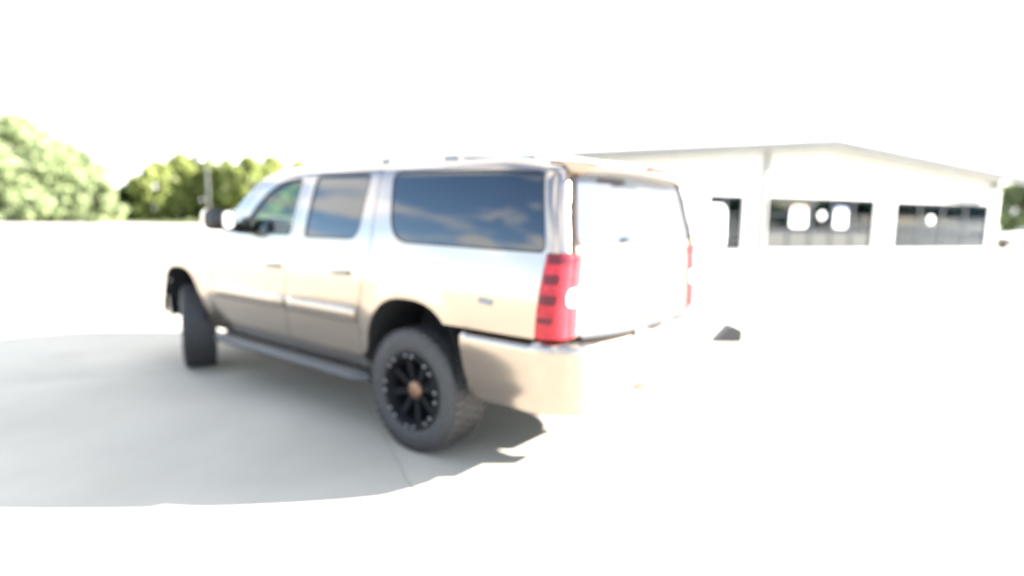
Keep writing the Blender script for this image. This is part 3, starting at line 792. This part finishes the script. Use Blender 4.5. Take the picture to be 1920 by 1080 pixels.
# ------------------------------------------------------------------ white saloon
def saloon():
    root = empty('parked_car')
    L = 4.6
    # half sections: x, roof profile
    st = [(-2.30, .62, .50, .78), (-2.22, .78, .40, .88), (-2.0, .84, .24, .95), (-1.4, .88, .22, 1.02), (-.85, .89, .22, 1.06), (0, .90, .22, 1.06), (1.2, .89, .22, 1.07), (1.8, .86, .24, 1.06), (2.15, .80, .34, 1.02), (2.28, .70, .50, .95)]
    rows = []
    for x, v, zb, zt in st:
        half_ = [(v * .80, zb), (v * .97, zb + .08), (v, lerp(zb, zt, .55)), (v * .97, zt - .06), (v * .90, zt), (0, zt + .03)]
        rows.append([(x, -a, z) for a, z in half_] + [(x, a, z) for a, z in half_[:-1][::-1]])
    b = grid_obj('body', rows, M['white_paint'], root)
    for x in (-2.30, 2.28):
        pass
    cab_ = [(-.95, .84, 1.05), (-.25, .66, 1.44), (.1, .64, 1.49), (.9, .64, 1.48), (1.25, .66, 1.42), (1.85, .80, 1.06)]
    rows = [[(x, -v, z), (x, -v * .8, z + .02), (x, 0, z + .035), (x, v * .8, z + .02), (x, v, z)] for x, v, z in cab_[1:5]]
    grid_obj('roof', rows, M['white_paint'], root)
    def quad(nm, pts, m): 
        me = bpy.data.meshes.new(nm); me.from_pydata(pts, [], [list(range(len(pts)))]); return link(nm, me, m, root)
    quad('windscreen', [(-.97, -.78, 1.06), (-.97, .78, 1.06), (-.25, .64, 1.445), (-.25, -.64, 1.445)], M['car_glass'])
    quad('rear_window', [(1.85, -.78, 1.07), (1.85, .78, 1.07), (1.26, .64, 1.42), (1.26, -.64, 1.42)], M['car_glass'])
    for s in (-1, 1):
        quad('side_window', [(-.80, s * .855, 1.07), (.36, s * .875, 1.075), (.36, s * .665, 1.46), (-.20, s * .675, 1.43)], M['car_glass'])
        quad('side_window', [(.44, s * .875, 1.075), (1.62, s * .845, 1.08), (1.22, s * .68, 1.41), (.44, s * .665, 1.46)], M['car_glass'])
        bm = bmesh.new(); box(bm, -2.27, -2.05, min(s * .50, s * .78), max(s * .50, s * .78), .68, .80); bm_obj('headlight', bm, M['clear_lens'], root, bevel=.03)
        for x in (-1.42, 1.38):
            bm = bmesh.new(); lathe(bm, [(.20, -.09), (.30, -.10), (.33, -.07), (.33, .07), (.30, .10), (.20, .09)], 28); w = bm_obj('tyre', bm, M['rubber'], root, True); w.location = (x, s * .83, .33)
            bm = bmesh.new(); lathe(bm, [(.0001, -.07), (.06, -.07), (.19, -.09), (.205, -.092), (.205, .08)], 24); r = bm_obj('rim', bm, M['bolt'], w, True)
            if s > 0: r.rotation_euler = (0, 0, math.pi)
    return root
pc = saloon()
pc.location = (30.5, 34.8, 0); pc.rotation_euler = (0, 0, math.radians(6))
tag(pc, 'white car parked past the right corner of the workshop', 'car')

# ------------------------------------------------------------------ wheel chock
bm = bmesh.new(); prof = [(-.19, .02), (-.02, .215), (.02, .235), (.17, .17), (.17, .02)]
fa = [bm.verts.new((x, -.09, z)) for x, z in prof]; fb = [bm.verts.new((x, .09, z)) for x, z in prof]
bm.faces.new(fa); bm.faces.new(fb[::-1])
for k in range(5): bm.faces.new((fa[k], fb[k], fb[(k + 1) % 5], fa[(k + 1) % 5]))
for k in range(6): box(bm, -.175 + k * .058, -.175 + k * .058 + .03, -.09, .09, 0, .02)
ch = bm_obj('wheel_chock', bm, M['step_plastic']); ch.location = (2.80, 7.62, 0)
tag(ch, 'dark rubber wheel chock lying on the pavement right of the SUV', 'wheel chock')

# ------------------------------------------------------------------ lamp post
lp = empty('street_lamp', (-25.3, 50.0, 0.0)); tag(lp, 'grey lamp post with a pale lamp head in front of the trees', 'street lamp')
bm = bmesh.new(); tube(bm, [(0, 0, 0), (0, 0, 5.9)], [.085, .06], 12); bm_obj('pole', bm, M['pole'], lp, True)
bm = bmesh.new(); tube(bm, [(0, 0, 5.75), (-.35, 0, 5.8)], .04, 8); bm_obj('arm', bm, M['pole'], lp, True)
bm = bmesh.new(); box(bm, -.80, -.30, -.18, .18, 5.50, 5.76); bm_obj('lamp_head', bm, M['white_sheet'], lp, bevel=.06)

# ------------------------------------------------------------------ trees
def crown_mesh(name, seed, R, Hh, n_cl, leaves, size, m, low=0.0):
    rnd = random.Random(seed); V = []; F = []
    for c in range(n_cl):
        a = rnd.uniform(0, 2 * math.pi); z = rnd.uniform(low, 1); rad = math.sqrt(max(.02, 1 - (2 * z - 0.9) ** 2)) * rnd.uniform(.35, 1.0)
        cc = Vector((R * rad * math.cos(a), R * rad * math.sin(a), Hh * z)); cs = rnd.uniform(.13, .27) * R
        for k in range(leaves):
            d = Vector((rnd.gauss(0, 1), rnd.gauss(0, 1), rnd.gauss(0, .8))); d = d.normalized() * cs * rnd.uniform(.3, 1) ** .5
            p = cc + d
            if p.z < 0.05: continue
            t = Vector((rnd.gauss(0, 1), rnd.gauss(0, 1), rnd.gauss(0, 1))).normalized(); u = t.cross(Vector((rnd.gauss(0, 1), rnd.gauss(0, 1), rnd.gauss(0, 1)))).normalized(); w = size * rnd.uniform(.6, 1.3)
            b = len(V); V += [tuple(p - t * w), tuple(p + u * w * .6), tuple(p + t * w), tuple(p - u * w * .6)]; F.append((b, b + 1, b + 2, b + 3))
    me = bpy.data.meshes.new(name); me.from_pydata(V, [], F); me.materials.append(m); return me
def trunk_mesh(seed, Hh, R, r0):
    rnd = random.Random(seed); bm = bmesh.new()
    top = Hh * .7
    tube(bm, [(0, 0, 0), (.05 * R, 0, top * .35), (-.03 * R, .04 * R, top * .7), (0, 0, top)], [r0, r0 * .75, r0 * .45, r0 * .12], 8)
    for k in range(6):
        a = k * 1.05 + rnd.uniform(-.3, .3); z = top * rnd.uniform(.3, .75); l = R * rnd.uniform(.5, .8)
        tube(bm, [(0, 0, z), (l * .5 * math.cos(a), l * .5 * math.sin(a), z + l * .35), (l * math.cos(a), l * math.sin(a), z + l * .8)], [r0 * .4, r0 * .25, r0 * .08], 6)
    bmesh.ops.recalc_face_normals(bm, faces=bm.faces[:]); me = bpy.data.meshes.new('trunk'); bm.to_mesh(me); bm.free(); me.materials.append(M['bark']); return me
def tree(name, x, y, Hh, R, seed, m, label, group, base=0.08, n=60, lv=60, size=.30):
    o = empty(name, (x, y, 0), seed * 1.3); tag(o, label, 'tree', group)
    link('trunk', trunk_mesh(seed, Hh, R, .05 * R + .05), M['bark'], o)
    c = link('crown', crown_mesh('crown', seed, R, Hh * (1 - base), int(n * 1.5), lv, size, m), None, o); c.location = (0, 0, Hh * base)
    return o
def tx(px, Z): return (px - 960) / 1120.0 * Z
G1, G2 = 'pale trees at the left edge', 'trees along the far lawn'
tree('tree', tx(45, 62), 62, 10.0, 5.6, 1, M['leaf_b'], 'tallest pale tree at the left edge of the lawn', G1, n=80, lv=70)
tree('tree', tx(135, 64), 64, 7.9, 4.2, 2, M['leaf_b'], 'rounded pale tree just right of the tallest one', G1, n=60, lv=70)
tree('tree', tx(-40, 60), 60, 9.6, 5.0, 3, M['leaf_b'], 'pale tree cut off by the left border of the view', G1)
tree('shrub', tx(185, 60), 60, 4.2, 2.4, 4, M['leaf_b'], 'low pale shrub sloping down to the gap in the trees', 'pale shrubs below the trees', base=.02, n=40, lv=50)['category'] = 'shrub'
tree('shrub', tx(85, 58.5), 58.5, 2.4, 2.6, 5, M['leaf_b'], 'low pale shrub at the foot of the tallest tree', 'pale shrubs below the trees', base=.01, n=40, lv=50)['category'] = 'shrub'
ds = [(255, 72, 5.6, 2.3, 'leaf_c', 'darkest low tree at the left end of the tree group'),
      (300, 72, 8.0, 3.2, 'leaf_a', 'green tree between the dark low tree and the lamp post'),
      (345, 74, 9.2, 3.0, 'leaf_a', 'tall green tree left of the lamp post'),
      (385, 76, 9.6, 3.0, 'leaf_a', 'tallest green tree right behind the lamp post'),
      (430, 74, 8.6, 2.8, 'leaf_a', 'green tree rising over the SUV mirror'),
      (470, 72, 8.8, 3.0, 'leaf_a', 'green tree behind the SUV windscreen pillar'),
      (512, 74, 9.0, 2.8, 'leaf_a', 'green tree with its top at the SUV roof front'),
      (565, 76, 8.6, 3.4, 'leaf_a', 'green tree seen through the SUV front window'),
      (625, 76, 8.2, 3.4, 'leaf_a', 'green tree hidden mostly behind the SUV rear door')]
for k, (px, Z, Hh, R, mm, lab) in enumerate(ds):
    tree('tree', tx(px, Z), Z, Hh - 1.25, R, 20 + k, M[mm], lab, G2, base=.03, n=56, lv=60)
tree('tree', tx(1905, 52), 52, 5.2, 2.6, 40, M['leaf_b'], 'green tree behind the white parked car at the right', 'trees beyond the workshop', base=.05)
tree('tree', tx(1960, 54), 54, 5.4, 2.8, 41, M['leaf_b'], 'green tree at the right border of the view', 'trees beyond the workshop', base=.05)

# far-off wood to the left of and behind the viewpoint (seen only in reflections)
rnd = random.Random(99); V = []; F = []
for k in range(16000):
    a = math.radians(rnd.uniform(212, 385)); Rr = rnd.uniform(95, 115)
    hmax = 6.5 + 2.2 * math.sin(a * 9) + 1.5 * math.sin(a * 23 + 1)
    p = Vector((Rr * math.cos(a), Rr * math.sin(a), rnd.uniform(.2, 1) ** .8 * hmax))
    t = Vector((rnd.gauss(0, 1), rnd.gauss(0, 1), rnd.gauss(0, 1))).normalized(); u = t.cross(Vector((rnd.gauss(0, 1), rnd.gauss(0, 1), rnd.gauss(0, 1)))).normalized(); w = rnd.uniform(.5, 1.0)
    b = len(V); V += [tuple(p - t * w), tuple(p + u * w * .7), tuple(p + t * w), tuple(p - u * w * .7)]; F.append((b, b + 1, b + 2, b + 3))
me = bpy.data.meshes.new('distant_wood'); me.from_pydata(V, [], F)
tag(link('distant_wood', me, M['leaf_c']), 'far-off green wood around the edge of the lot', 'wood', kind='stuff')
